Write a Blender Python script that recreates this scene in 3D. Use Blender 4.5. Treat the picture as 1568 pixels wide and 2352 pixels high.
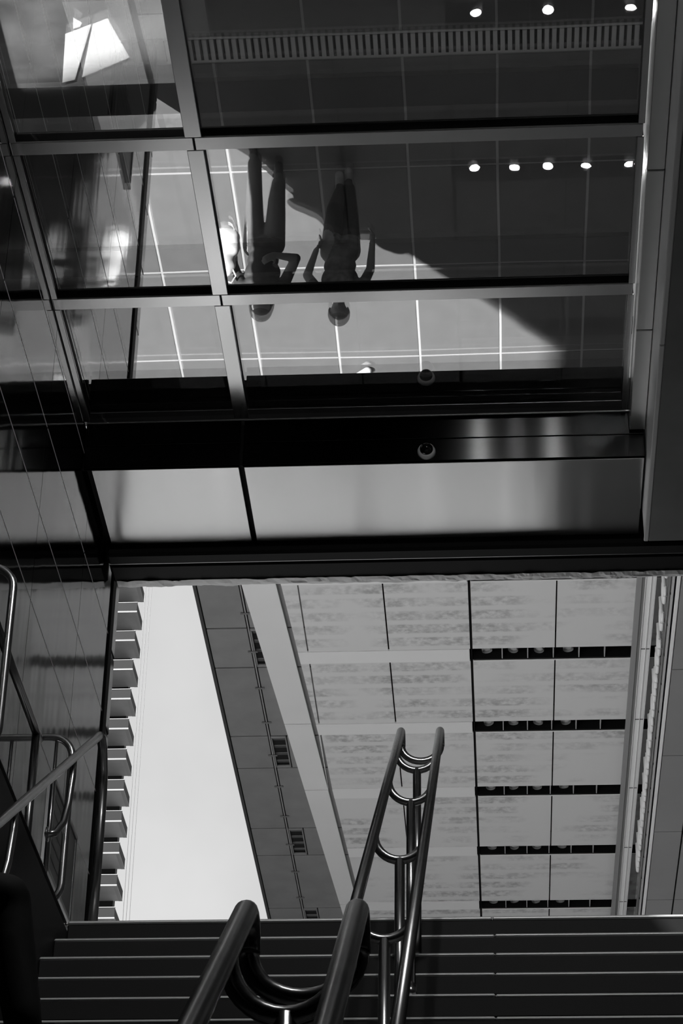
import bpy, math, random
from mathutils import Vector, Matrix, noise as mnoise
random.seed(7)
for o in list(bpy.data.objects): bpy.data.objects.remove(o)
S = bpy.context.scene
COL = S.collection

# ------------------------------------------------------------------ camera
CZ = -4.5                                    # eye height; plaza level is z = 0
F = 5500.0                                   # focal length in pixels of the 1568 x 2352 frame
CAMROT = Matrix(((0.99785, 0.0214, 0.0619), (0.0636, -0.5385, -0.8402), (0.0154, 0.8424, -0.5387)))
def _orth(m):
    y = m.row[1].normalized(); z = (m.row[2] - y * m.row[2].dot(y)).normalized(); x = y.cross(z)
    return Matrix((x, y, z))
CAMROT = _orth(CAMROT)
cd = bpy.data.cameras.new('camera'); cam = bpy.data.objects.new('camera', cd); COL.objects.link(cam)
cd.sensor_fit = 'VERTICAL'; cd.sensor_height = 36.0; cd.lens = F / 2352 * 36.0
cd.clip_end = 2000; cd.clip_start = 0.05
cam.matrix_world = Matrix.Translation((0, 0, CZ)) @ CAMROT.to_4x4()
S.camera = cam
def ray(px, py):
    return (CAMROT @ Vector((px - 784, 1176 - py, -F))).normalized()
def onz(px, py, z):
    r = ray(px, py); t = (z - CZ) / r.z; return Vector((r.x * t, r.y * t, z))
def ony(px, py, Y):
    r = ray(px, py); t = Y / r.y; return Vector((r.x * t, Y, r.z * t + CZ))
def onx(px, py, X):
    r = ray(px, py); t = X / r.x; return Vector((X, r.y * t, r.z * t + CZ))

# ------------------------------------------------------------------ sky, sun, exposure
SKY = 0.655
SUN = 20.0
w = bpy.data.worlds.new('sky'); S.world = w; w.use_nodes = True
nt = w.node_tree; nt.nodes.clear()
out = nt.nodes.new('ShaderNodeOutputWorld'); bg = nt.nodes.new('ShaderNodeBackground')
tc = nt.nodes.new('ShaderNodeTexCoord'); nz = nt.nodes.new('ShaderNodeTexNoise'); cr = nt.nodes.new('ShaderNodeValToRGB')
nz.inputs['Scale'].default_value = 6.0; nz.inputs['Detail'].default_value = 5.0
cr.color_ramp.elements[0].position = 0.55; cr.color_ramp.elements[0].color = (SKY, SKY, SKY, 1)
cr.color_ramp.elements[1].position = 0.8; cr.color_ramp.elements[1].color = (SKY * 1.18,) * 3 + (1,)
nt.links.new(tc.outputs['Generated'], nz.inputs['Vector']); nt.links.new(nz.outputs['Fac'], cr.inputs['Fac'])
nt.links.new(cr.outputs['Color'], bg.inputs['Color']); nt.links.new(bg.outputs['Background'], out.inputs['Surface'])
sd = bpy.data.lights.new('sun', 'SUN'); sd.energy = SUN; sd.angle = 0.012
sun = bpy.data.objects.new('sun', sd); COL.objects.link(sun)
SUNDIR = Vector((0.68, 0.735, -1.0)).normalized()      # travel direction: from behind on the left, 45 degrees high
sun.rotation_euler = SUNDIR.to_track_quat('-Z', 'Y').to_euler()
sun.location = (-30, -30, 45)
vs = S.view_settings
vs.view_transform = 'Standard'; vs.look = 'None'; vs.exposure = 0.0; vs.gamma = 1.0; vs.use_curve_mapping = False

# ------------------------------------------------------------------ materials
MATS = {}
def mat(name, g=0.5, rough=0.5, metal=0.0, var=0.0, vscale=3.0, bump=0.0, bscale=20.0, aniso=0.0, tangent=None, stretch=(1, 1, 1), spec=0.5):
    if name in MATS: return MATS[name]
    m = bpy.data.materials.new(name); m.use_nodes = True; n = m.node_tree; n.nodes.clear()
    o = n.nodes.new('ShaderNodeOutputMaterial'); b = n.nodes.new('ShaderNodeBsdfPrincipled')
    n.links.new(b.outputs[0], o.inputs[0])
    b.inputs['Base Color'].default_value = (g, g, g, 1); b.inputs['Roughness'].default_value = rough
    b.inputs['Metallic'].default_value = metal; b.inputs['Specular IOR Level'].default_value = spec
    if aniso:
        b.inputs['Anisotropic'].default_value = aniso
        cx = n.nodes.new('ShaderNodeCombineXYZ')
        for i in range(3): cx.inputs[i].default_value = tangent[i]
        n.links.new(cx.outputs[0], b.inputs['Tangent'])
    geo = None
    if var or bump:
        geo = n.nodes.new('ShaderNodeNewGeometry'); mp = n.nodes.new('ShaderNodeMapping'); mp.inputs['Scale'].default_value = stretch
        n.links.new(geo.outputs['Position'], mp.inputs['Vector'])
    if var:
        t = n.nodes.new('ShaderNodeTexNoise'); t.inputs['Scale'].default_value = vscale; t.inputs['Detail'].default_value = 6
        n.links.new(mp.outputs[0], t.inputs['Vector'])
        r = n.nodes.new('ShaderNodeMapRange'); r.inputs['From Min'].default_value = 0.3; r.inputs['From Max'].default_value = 0.7
        r.inputs['To Min'].default_value = g * (1 - var); r.inputs['To Max'].default_value = g * (1 + var)
        n.links.new(t.outputs['Fac'], r.inputs['Value']); n.links.new(r.outputs[0], b.inputs['Base Color'])
    if bump:
        t2 = n.nodes.new('ShaderNodeTexNoise'); t2.inputs['Scale'].default_value = bscale; t2.inputs['Detail'].default_value = 2
        n.links.new(mp.outputs[0], t2.inputs['Vector'])
        bp = n.nodes.new('ShaderNodeBump'); bp.inputs['Strength'].default_value = bump; bp.inputs['Distance'].default_value = 0.02
        n.links.new(t2.outputs['Fac'], bp.inputs['Height']); n.links.new(bp.outputs[0], b.inputs['Normal'])
    MATS[name] = m; return m
def emit(name, s):
    m = bpy.data.materials.new(name); m.use_nodes = True; n = m.node_tree; n.nodes.clear()
    o = n.nodes.new('ShaderNodeOutputMaterial'); e = n.nodes.new('ShaderNodeEmission'); e.inputs[1].default_value = s
    n.links.new(e.outputs[0], o.inputs[0]); MATS[name] = m; return m
def glassmat(name, refl, trans, dust=0.0, rough=0.0):
    m = bpy.data.materials.new(name); m.use_nodes = True; n = m.node_tree; n.nodes.clear()
    o = n.nodes.new('ShaderNodeOutputMaterial')
    tr = n.nodes.new('ShaderNodeBsdfTransparent'); tr.inputs[0].default_value = (trans, trans, trans, 1)
    last = tr.outputs[0]
    if dust:
        tl = n.nodes.new('ShaderNodeBsdfTranslucent'); tl.inputs[0].default_value = (.8, .8, .8, 1)
        mx = n.nodes.new('ShaderNodeMixShader')
        geo = n.nodes.new('ShaderNodeNewGeometry'); t = n.nodes.new('ShaderNodeTexNoise'); t.inputs['Scale'].default_value = 3.0; t.inputs['Detail'].default_value = 8
        r = n.nodes.new('ShaderNodeMapRange'); r.inputs['From Min'].default_value = 0.3; r.inputs['From Max'].default_value = 0.75
        r.inputs['To Min'].default_value = dust * 0.4; r.inputs['To Max'].default_value = dust * 1.8
        n.links.new(geo.outputs['Position'], t.inputs['Vector']); n.links.new(t.outputs['Fac'], r.inputs['Value'])
        n.links.new(r.outputs[0], mx.inputs[0]); n.links.new(last, mx.inputs[1]); n.links.new(tl.outputs[0], mx.inputs[2])
        last = mx.outputs[0]
    if refl:
        gl = n.nodes.new('ShaderNodeBsdfGlossy'); gl.inputs['Roughness'].default_value = rough; gl.inputs[0].default_value = (.95, .95, .95, 1)
        gg = n.nodes.new('ShaderNodeNewGeometry'); tn = n.nodes.new('ShaderNodeTexNoise'); tn.inputs['Scale'].default_value = 0.9; tn.inputs['Detail'].default_value = 0.5
        bm_ = n.nodes.new('ShaderNodeBump'); bm_.inputs['Strength'].default_value = 1.0; bm_.inputs['Distance'].default_value = 0.0011
        n.links.new(gg.outputs['Position'], tn.inputs['Vector']); n.links.new(tn.outputs['Fac'], bm_.inputs['Height']); n.links.new(bm_.outputs[0], gl.inputs['Normal'])
        mx = n.nodes.new('ShaderNodeMixShader'); mx.inputs[0].default_value = refl
        n.links.new(last, mx.inputs[1]); n.links.new(gl.outputs[0], mx.inputs[2]); last = mx.outputs[0]
    n.links.new(last, o.inputs[0]); MATS[name] = m; return m
def stained(name, g, amount):
    # soffit panels with broken damp bands running across them
    m = bpy.data.materials.new(name); m.use_nodes = True; n = m.node_tree; n.nodes.clear(); L = n.links
    o = n.nodes.new('ShaderNodeOutputMaterial'); b = n.nodes.new('ShaderNodeBsdfPrincipled'); L.new(b.outputs[0], o.inputs[0])
    b.inputs['Roughness'].default_value = 0.45
    geo = n.nodes.new('ShaderNodeNewGeometry'); sp = n.nodes.new('ShaderNodeSeparateXYZ'); L.new(geo.outputs['Position'], sp.inputs[0])
    a = n.nodes.new('ShaderNodeMath'); a.operation = 'MULTIPLY'; a.inputs[1].default_value = 2 * math.pi / 0.44; L.new(sp.outputs['Y'], a.inputs[0])
    s = n.nodes.new('ShaderNodeMath'); s.operation = 'SINE'; L.new(a.outputs[0], s.inputs[0])
    r1 = n.nodes.new('ShaderNodeMapRange'); r1.inputs['From Min'].default_value = -0.75; r1.inputs['From Max'].default_value = -0.2; L.new(s.outputs[0], r1.inputs['Value'])
    t1 = n.nodes.new('ShaderNodeTexNoise'); t1.inputs['Scale'].default_value = 0.75; t1.inputs['Detail'].default_value = 2; L.new(geo.outputs['Position'], t1.inputs['Vector'])
    r2 = n.nodes.new('ShaderNodeMapRange'); r2.inputs['From Min'].default_value = 0.42; r2.inputs['From Max'].default_value = 0.62; L.new(t1.outputs['Fac'], r2.inputs['Value'])
    t2 = n.nodes.new('ShaderNodeTexNoise'); t2.inputs['Scale'].default_value = 9; t2.inputs['Detail'].default_value = 7; L.new(geo.outputs['Position'], t2.inputs['Vector'])
    r3 = n.nodes.new('ShaderNodeMapRange'); r3.inputs['From Min'].default_value = 0.35; r3.inputs['From Max'].default_value = 0.65; L.new(t2.outputs['Fac'], r3.inputs['Value'])
    m1 = n.nodes.new('ShaderNodeMath'); m1.operation = 'MULTIPLY'; L.new(r1.outputs[0], m1.inputs[0]); L.new(r2.outputs[0], m1.inputs[1])
    m2 = n.nodes.new('ShaderNodeMath'); m2.operation = 'MULTIPLY'; L.new(m1.outputs[0], m2.inputs[0]); L.new(r3.outputs[0], m2.inputs[1])
    r4 = n.nodes.new('ShaderNodeMapRange'); r4.inputs['To Min'].default_value = g; r4.inputs['To Max'].default_value = g * (1 - amount); L.new(m2.outputs[0], r4.inputs['Value'])
    L.new(r4.outputs[0], b.inputs['Base Color']); MATS[name] = m; return m

def brushed(name, g, rough, tilts):
    # metal brushed along x: scratch walls tilted up and down (a few lobes) draw lamps out into upright streaks
    m = bpy.data.materials.new(name); m.use_nodes = True; n = m.node_tree; n.nodes.clear(); L = n.links
    o = n.nodes.new('ShaderNodeOutputMaterial'); geo = n.nodes.new('ShaderNodeNewGeometry'); last = None
    tg = n.nodes.new('ShaderNodeCombineXYZ'); tg.inputs['Z'].default_value = 1.0
    for i, t in enumerate(tilts):
        b = n.nodes.new('ShaderNodeBsdfPrincipled')
        b.inputs['Base Color'].default_value = (g, g, g, 1); b.inputs['Metallic'].default_value = 1.0; b.inputs['Roughness'].default_value = rough
        b.inputs['Anisotropic'].default_value = 1.0; b.inputs['Specular Tint'].default_value = (g * 3, g * 3, g * 3, 1); L.new(tg.outputs[0], b.inputs['Tangent'])
        v = n.nodes.new('ShaderNodeVectorMath'); v.operation = 'ADD'; L.new(geo.outputs['Normal'], v.inputs[0]); v.inputs[1].default_value = (0, 0, t)
        w_ = n.nodes.new('ShaderNodeVectorMath'); w_.operation = 'NORMALIZE'; L.new(v.outputs[0], w_.inputs[0]); L.new(w_.outputs[0], b.inputs['Normal'])
        if last is None: last = b.outputs[0]
        else:
            mx = n.nodes.new('ShaderNodeMixShader'); mx.inputs[0].default_value = 1 / (i + 1); L.new(last, mx.inputs[1]); L.new(b.outputs[0], mx.inputs[2]); last = mx.outputs[0]
    L.new(last, o.inputs[0]); MATS[name] = m; return m
STEEL = mat('brushed_steel', 0.55, 0.27, 1.0, var=0.1, vscale=14)
STEEL_DK = mat('dark_steel', 0.3, 0.3, 1.0)
BLACK = mat('black_metal', 0.008, 0.6, spec=.12)
BLACKGAP = mat('black_recess', 0.004, 0.9)
WALLP = mat('polished_wall_panel', 0.11, 0.07, 1.0, bump=0.16, bscale=1.4, stretch=(1, 1.6, .35))
TILE = mat('stone_tile', 0.125, 0.55, var=0.07, vscale=6)
GROUT = mat('pale_grout', 0.40, 0.8)
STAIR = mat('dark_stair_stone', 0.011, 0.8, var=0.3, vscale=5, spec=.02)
NOSE = mat('worn_metal_nosing', 0.9, 0.45, .4)
KICK = mat('black_nosing_strip', 0.008, 0.7)
DARKWALL = mat('dark_stairwell_wall', 0.03, 0.6)
BARM = mat('roof_bar_metal', 0.80, 0.22, 0.85)
BARD = mat('roof_bar_gasket', 0.01, 0.6)
FASC = brushed('brushed_fascia', 0.045, 0.12, (-.46, -.39, -.32, -.25, -.18, -.10, 0.0))
STRIP = mat('brushed_soffit_strip', 0.66, 0.22, 1.0, aniso=0.95, tangent=(0, 1, 0), bump=0.30, bscale=1.5, stretch=(1.5, .15, 1))
FOIL = mat('crumpled_foil', 0.7, 0.45, 0.3)
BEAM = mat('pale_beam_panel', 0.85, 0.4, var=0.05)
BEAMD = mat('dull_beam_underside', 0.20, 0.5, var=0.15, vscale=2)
CANP = stained('stained_soffit_panel', 0.80, 0.42)
SHADE_MASS = mat('shade_mass_dark', 0.06, 0.6)
CANS = mat('pale_soffit_rib', 0.93, 0.35)
BAND = mat('glossy_edge_band', 0.9, 0.16, var=0.03, vscale=.6)
DKSTRIP = mat('dark_edge_soffit', 0.25, 0.5, var=0.1, vscale=2)
TOWF = mat('tower_glass_front', 0.015, 0.6, spec=.1)
TOWU = mat('tower_underside', 0.2, 0.6, var=0.2, vscale=.3)
TOWT = mat('tower_pale_trim', 0.16, 0.6)
CABLE = mat('grey_cable', 0.10, 0.6)
WHITE = mat('white_paint', 0.96, 0.5)
GRATE = mat('grate_metal', 0.6, 0.4, 0.0)
LAMP_ON = emit('lamp_glow', 220.0)
LAMP_OFF = mat('lamp_lens_unlit', 0.35, 0.2)
G_LOW = glassmat('glass_coated_inner', 0.42, 0.96)
G_UP = glassmat('glass_tinted_outer', 0.42, 0.045)
G_UPCLEAR = glassmat('glass_dusty_outer', 0.34, 0.75, dust=0.10)
G_EDGE = glassmat('glass_clear_face', 0.0, 0.98)
SIGNGLASS = mat('sign_wall_glass', 0.62, 0.04, 1.0)
SKIN = mat('skin', 0.30, 0.5); HAIR = mat('dark_hair', 0.015, 0.5)
SHIRT_A = mat('dark_shirt', 0.06, 0.8, var=0.3, vscale=20); SHIRT_B = mat('grey_print_shirt', 0.16, 0.8, var=0.6, vscale=14)
TROUSER = mat('dark_trousers', 0.035, 0.8); TROUSER_L = mat('pale_trousers', 0.13, 0.8)
SHOE_W = mat('white_shoe', 0.75, 0.5); SHOE_D = mat('dark_shoe', 0.05, 0.5); COAT = mat('dark_jacket', 0.035, 0.75, var=0.3, vscale=9)
BAGM = mat('white_bag_cloth', 0.85, 0.6)

# ------------------------------------------------------------------ mesh helpers
class MB:
    def __init__(s): s.v = []; s.f = []; s.mi = []; s.sm = []
    def face(s, idx, m=0, smooth=False): s.f.append(idx); s.mi.append(m); s.sm.append(smooth)
    def box(s, a, b, m=0, mbot=None):
        x0, y0, z0 = a; x1, y1, z1 = b; k = len(s.v)
        s.v += [(x0, y0, z0), (x1, y0, z0), (x1, y1, z0), (x0, y1, z0), (x0, y0, z1), (x1, y0, z1), (x1, y1, z1), (x0, y1, z1)]
        for i, q in enumerate(((3, 2, 1, 0), (4, 5, 6, 7), (0, 1, 5, 4), (1, 2, 6, 5), (2, 3, 7, 6), (3, 0, 4, 7))):
            s.face([k + j for j in q], mbot if (i == 0 and mbot is not None) else m)
        return s
    def cbox(s, a, b, c=0.004, m=0):
        # box with chamfered edges (all twelve)
        lo = Vector(a); hi = Vector(b); c = min(c, min(hi - lo) * 0.45); k = len(s.v)
        idx = {}
        for sx in (0, 1):
            for sy in (0, 1):
                for sz in (0, 1):
                    base = [hi[i] if t else lo[i] for i, t in enumerate((sx, sy, sz))]
                    sg = [-1 if t else 1 for t in (sx, sy, sz)]
                    for ax in range(3):
                        p = list(base)
                        for i in range(3):
                            if i != ax: p[i] += sg[i] * c
                        idx[(sx, sy, sz, ax)] = len(s.v); s.v.append(tuple(p))
        I = idx
        def orient(q):
            ctr = (lo + hi) * 0.5
            p = [Vector(s.v[i]) for i in q]; n = (p[1] - p[0]).cross(p[2] - p[0]); mid = sum(p, Vector()) / len(p)
            if n.dot(mid - ctr) < 0: q = q[::-1]
            s.face(q, m)
        for ax in range(3):
            o1, o2 = [i for i in range(3) if i != ax]
            for t in (0, 1):
                q = []
                for a1, a2 in ((0, 0), (1, 0), (1, 1), (0, 1)):
                    key = [0, 0, 0]; key[ax] = t; key[o1] = a1; key[o2] = a2
                    q.append(I[(key[0], key[1], key[2], ax)])
                orient(q)
            for a1 in (0, 1):
                for a2 in (0, 1):
                    k0 = [0, 0, 0]; k1 = [0, 0, 0]
                    k0[ax] = 0; k1[ax] = 1
                    for kk in (k0, k1): kk[o1] = a1; kk[o2] = a2
                    orient([I[(*k0, o1)], I[(*k0, o2)], I[(*k1, o2)], I[(*k1, o1)]])
        for sx in (0, 1):
            for sy in (0, 1):
                for sz in (0, 1): orient([I[(sx, sy, sz, 0)], I[(sx, sy, sz, 1)], I[(sx, sy, sz, 2)]])
        return s
    def prism(s, pts, z0, z1, m=0):
        k = len(s.v); n = len(pts)
        a = sum(pts[i][0] * pts[(i + 1) % n][1] - pts[(i + 1) % n][0] * pts[i][1] for i in range(n))
        if a < 0: pts = pts[::-1]
        s.v += [(p[0], p[1], z0) for p in pts] + [(p[0], p[1], z1) for p in pts]
        s.face(list(range(k + n - 1, k - 1, -1)), m); s.face(list(range(k + n, k + 2 * n)), m)
        for i in range(n): j = (i + 1) % n; s.face([k + i, k + j, k + n + j, k + n + i], m)
        return s
    def tube(s, path, r, seg=14, m=0, closed=False, cap=True, radii=None):
        P = [Vector(p) for p in path]; n = len(P); k = len(s.v); up = None; rings = []
        for i in range(n):
            if closed: d = (P[(i + 1) % n] - P[i - 1])
            elif i == 0: d = P[1] - P[0]
            elif i == n - 1: d = P[-1] - P[-2]
            else: d = (P[i + 1] - P[i]).normalized() + (P[i] - P[i - 1]).normalized()
            d = d.normalized()
            if up is None:
                up = Vector((0, 0, 1)) if abs(d.z) < 0.9 else Vector((1, 0, 0))
            u = (up - d * up.dot(d)).normalized(); v = d.cross(u); up = u
            rr = radii[i] if radii else r
            base = len(s.v)
            for j in range(seg):
                a = 2 * math.pi * j / seg
                s.v.append(tuple(P[i] + (u * math.cos(a) + v * math.sin(a)) * rr))
            rings.append(base)
        rng = range(n if closed else n - 1)
        for i in rng:
            a = rings[i]; b = rings[(i + 1) % n]
            for j in range(seg):
                j2 = (j + 1) % seg; s.face([a + j, a + j2, b + j2, b + j], m, True)
        if cap and not closed:
            s.face([rings[0] + j for j in range(seg)][::-1], m); s.face([rings[-1] + j for j in range(seg)], m)
        return s
    def lathe(s, prof, origin, axis, seg=28, m=0):
        ax = Vector(axis).normalized(); t = Vector((1, 0, 0)) if abs(ax.x) < .9 else Vector((0, 1, 0))
        u = (t - ax * t.dot(ax)).normalized(); v = ax.cross(u); o = Vector(origin); rings = []
        for r, h in prof:
            base = len(s.v)
            for j in range(seg):
                a = 2 * math.pi * j / seg; s.v.append(tuple(o + ax * h + (u * math.cos(a) + v * math.sin(a)) * max(r, 1e-4)))
            rings.append(base)
        for a, b in zip(rings, rings[1:]):
            for j in range(seg): j2 = (j + 1) % seg; s.face([a + j, a + j2, b + j2, b + j], m, True)
        return s
    def mesh(s, name, mats):
        me = bpy.data.meshes.new(name); me.from_pydata(s.v, [], s.f)
        for mm in (mats if isinstance(mats, (list, tuple)) else [mats]): me.materials.append(mm)
        me.polygons.foreach_set('material_index', s.mi); me.polygons.foreach_set('use_smooth', s.sm); me.update(); return me
    def build(s, name, mats, parent=None):
        o = bpy.data.objects.new(name, s.mesh(name, mats)); COL.objects.link(o); o.parent = parent; return o
def tag(o, label=None, cat=None, group=None, kind=None):
    if label: o['label'] = label
    if cat: o['category'] = cat
    if group: o['group'] = group
    if kind: o['kind'] = kind
    return o
def empty(name, loc=(0, 0, 0)):
    e = bpy.data.objects.new(name, None); COL.objects.link(e); e.empty_display_size = .2; e.location = loc; return e
def inst(name, me, parent, loc=(0, 0, 0)):
    o = bpy.data.objects.new(name, me); COL.objects.link(o); o.parent = parent; o.location = loc; return o
def arc(c, r, a0, a1, n, fx):
    return [fx(c, r, math.radians(a0 + (a1 - a0) * i / n)) for i in range(n + 1)]

# ------------------------------------------------------------------ main dimensions
XW = -2.8            # inner face of left wall
XS = -2.06           # stairwell edge
XG = 0.95            # right edge of glass
ZG = 5.0             # underside of the glass roof
TOPY = 10.6          # front edge of plaza = top nosing
RISE, TREAD = 0.2133, 0.302
SL = RISE / TREAD
LZ = -18 * RISE      # landing level
SXR = 2.2            # right side of the stairwell

# ================================================================== SETTING: ground, plaza
floor = empty('floor'); tag(floor, kind='structure')
g = MB()
g.box((-60, TOPY + .06, -0.5), (60, 320, -0.006)); g.box((-60, -14, -0.5), (XS - .141, TOPY - .001, -0.006)); g.box((SXR + .201, -14, -0.5), (60, TOPY - .001, -0.006))
g.build('floor_bed', GROUT, floor)
xs = [0.14 + .82 * k for k in range(-10, 7)]
ys = [10.98 + 1.45 * k for k in range(0, 12)]
tm = MB().cbox((0.012, .012, -.0055), (.808, 1.438, 0), .004).mesh('tile', TILE)
tshort = MB().cbox((0.012, .012, -.0055), (.808, 1.13, 0), .004).mesh('tile_short', TILE)
for xi in xs[:-1]:
    for yi in ys[:-1]:
        short = (abs(yi - 13.88) < .01 and -3.2 < xi < 1.4)
        if xi < XW + .0 and yi < 15.0 and xi + .82 > XW - .4: continue
        inst('tile', tshort if short else tm, floor, (xi, yi, 0))
# plain paving beyond the laid tiles and beside the stair
pv = MB(); pv.box((-60, 26.95, -.0055), (60, 320, -.002)); pv.box((5.0, TOPY, -.0055), (60, 26.94, -.002)); pv.box((-60, TOPY, -.0055), (-8.08, 26.94, -.002))
pv.box((-8.05, TOPY + .061, -.0055), (4.98, 10.97, -.002)); pv.box((-60, -14, -.0055), (XS - .002, TOPY, -.002)); pv.box((SXR + .002, -14, -.0055), (60, TOPY, -.002))
pv.build('paving', mat('plain_paving', .20, .6, var=.1, vscale=2), floor)

# drain grate across the plaza
gr = empty('drain_grate', (-.6, 15.17, 0)); tag(gr, 'long slotted metal drain grate set across the plaza paving', 'drain')
GX0, GX1 = -2.72, 1.5
MB().box((GX0 + .6, -.13, -.0055), (GX1 + .6, .13, -.003)).build('trough', BLACKGAP, gr)
for sy in (-1, 1):
    MB().cbox((GX0 + .6, sy * .14 - .014, -.005), (GX1 + .6, sy * .14 + .014, .002), .003).build('frame_rail', GRATE, gr)
slm = MB().cbox((-.020, -.125, -.002), (.020, .125, .012), .003).mesh('slat', GRATE)
n = 66
for i in range(n): inst('slat', slm, gr, (GX0 + .6 + .03 + (GX1 - GX0 - .06) * i / (n - 1), 0, 0))

# ================================================================== STAIRS
st = empty('staircase', (0, 3.9, LZ)); tag(st, 'dark stone staircase with bright metal nosings climbing to the plaza', 'stairs')
def step(y_nose, z, depth, zbot):
    p = MB(); p.cbox((XS + .003, y_nose + .022, zbot), (SXR - .003, y_nose + depth + .02, z - .001), .004)
    o = p.build('step', STAIR, st); o.location = (0, -3.9, -LZ)
    k = MB().cbox((XS + .003, y_nose, z - .098), (SXR - .003, y_nose + .0215, z - .007), .006).build('kick_strip', KICK, o)
    nn = MB(); x = XS + .004; cuts = [XS + .004, -1.2, -.02, 1.1, SXR - .004]
    for a, b in zip(cuts, cuts[1:]):
        dz = random.uniform(-.002, .002)
        nn.cbox((a + .001, y_nose - .006, z - .013 + dz), (b - .001, y_nose + .05, z + .003 + dz), .006)
    nn.build('nosing', NOSE, o)
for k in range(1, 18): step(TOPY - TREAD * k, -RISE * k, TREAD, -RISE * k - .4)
# top edge of the plaza
p = MB().cbox((XS + .003, TOPY + .022, -.5), (SXR - .003, TOPY + .059, -.006), .004).build('step', STAIR, st); p.location = (0, -3.9, -LZ)
MB().cbox((XS + .003, TOPY, -.115), (SXR - .003, TOPY + .0215, -.012), .006).build('kick_strip', KICK, p)
nn = MB()
for a, b in ((XS + .004, -.03), (-.03, SXR - .004)): nn.cbox((a + .001, TOPY - .006, -.014), (b - .001, TOPY + .06, .004), .006)
nn.build('nosing', NOSE, p)
LY0 = 3.9
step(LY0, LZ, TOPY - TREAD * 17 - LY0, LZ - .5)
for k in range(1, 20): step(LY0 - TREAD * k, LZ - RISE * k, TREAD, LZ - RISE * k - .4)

# stairwell side walls and the rooms around
tag(MB().box((XS - .14, -14, -8.6), (XS, TOPY + .02, -.04)).build('wall_stairwell_left', DARKWALL), kind='structure')
tag(MB().box((SXR, -14, -8.6), (SXR + .2, TOPY + .02, -.04)).build('wall_stairwell_right', DARKWALL), kind='structure')
tag(MB().box((-3.4, -14.3, -8.6), (3.6, -14, 5.4)).build('wall_back', DARKWALL), kind='structure')
tag(MB().box((SXR + .4, -14, -.02), (SXR + .7, 6.0, 5.6)).build('wall_right', DARKWALL), kind='structure')
tag(MB().box((-3.1, -14, ZG + .05), (SXR + .7, 4.6, ZG + .5)).build('ceiling', DARKWALL), kind='structure')
tag(MB().box((XS - .1, -14, -8.7), (SXR + .1, LY0 - TREAD * 19 + .3, -8.0)).build('floor_lower_level', DARKWALL), kind='structure')

for i, (x, y) in enumerate(((-.10, 3.6), (.31, 3.6), (.71, 3.6), (1.14, 3.6), (1.53, 3.6))):  # added lamps: brighten the nosings and draw the fascia streaks
    e = empty('added_lamp', (x, y, ZG + .05)); tag(e, 'added lamp over the landing for nosings and fascia streaks, %s from the left of the row, out of view' % ('first', 'second', 'third', 'fourth', 'last')[i], 'lamp', 'added lamps over the landing')
    MB().lathe([(.10, 0), (.10, -.05), (.08, -.05), (.08, -.02)], (0, 0, 0), (0, 0, 1), 24).build('housing', BLACK, e)
    MB().lathe([(.08, -.03), (.0, -.03)], (0, 0, 0), (0, 0, 1), 24).build('diffuser', emit('added_lamp_glow_%d' % i, 8.0), e)
    ld = bpy.data.lights.new('fill_light', 'AREA'); ld.shape = 'DISK'; ld.size = .15; ld.energy = (62, 16, 54, 44, 46)[i]; ld.spread = math.radians(170)
    lo = bpy.data.objects.new('fill_light', ld); COL.objects.link(lo); lo.parent = e; lo.location = (0, 0, -.07)
    lo.rotation_euler = Vector((0.0, .9, -.35)).to_track_quat('-Z', 'Y').to_euler()

# ================================================================== LEFT WALL of polished panels
wl = empty('wall_left', (XW, 8, 0)); tag(wl, kind='structure')
zj = [0.02, .335, .97, 1.605, 2.24, 2.87, 3.505, 4.14, 4.77, 4.98]
yj = [15.06, 13.93, 12.41, 10.89, 9.37, 7.85, 6.33, 4.81, 3.29, 1.77, .25, -1.27, -2.79, -4.31]
def wallpanel(y0, y1, z0, z1):
    p = MB(); gz = .005; gy = .004
    p.box((XW - .002, y0 + gy, z0 + gz), (XW, y1 - gy, z1 - gz)); o = p.build('panel', WALLP, wl); o.location = (-XW, -8, 0); return o
for y1, y0 in zip(yj, yj[1:]):
    for z0, z1 in zip(zj, zj[1:]): wallpanel(y0, y1, z0, z1)
def wpart(name, a, b, m, c=.004):
    o = MB().cbox(a, b, c).build(name, m, wl); o.location = (-XW, -8, 0); return o
for yy in yj: wpart('stud', (XW - .06, yy - .02, 0), (XW - .004, yy + .02, ZG), BLACK)
wpart('end_post', (XW - .03, 15.065, 0), (XW + .012, 15.19, ZG - .02), BLACK)
for z0, z1 in zip(zj, zj[1:]):
    wpart('return_panel', (XW - .30, 15.20, z0 + .005), (XW - .012, 15.46, z1 - .005), WALLP, .012)
wpart('outer_skin', (-3.12, -14, .0), (-3.08, 15.49, 5.6), mat('outer_cladding', .2, .5))
JOINT_LIGHT = mat('joint_daylight_white', .95, .4)  # white strips stand in for daylight showing through the wall joints
for z0 in zj[1:-1]:
    for y1, y0 in zip(yj, yj[1:]): wpart('joint_line', (XW - .0015, y0 + .012, z0 - .0045), (XW + .0015, y1 - .012, z0 + .0045), JOINT_LIGHT, .001)
tag(MB().box((-3.14, -14, 5.1), (-3.08, 15.49, 5.62)).build('trim_1', mat('outer_cladding', .2, .5)), kind='structure')
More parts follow.
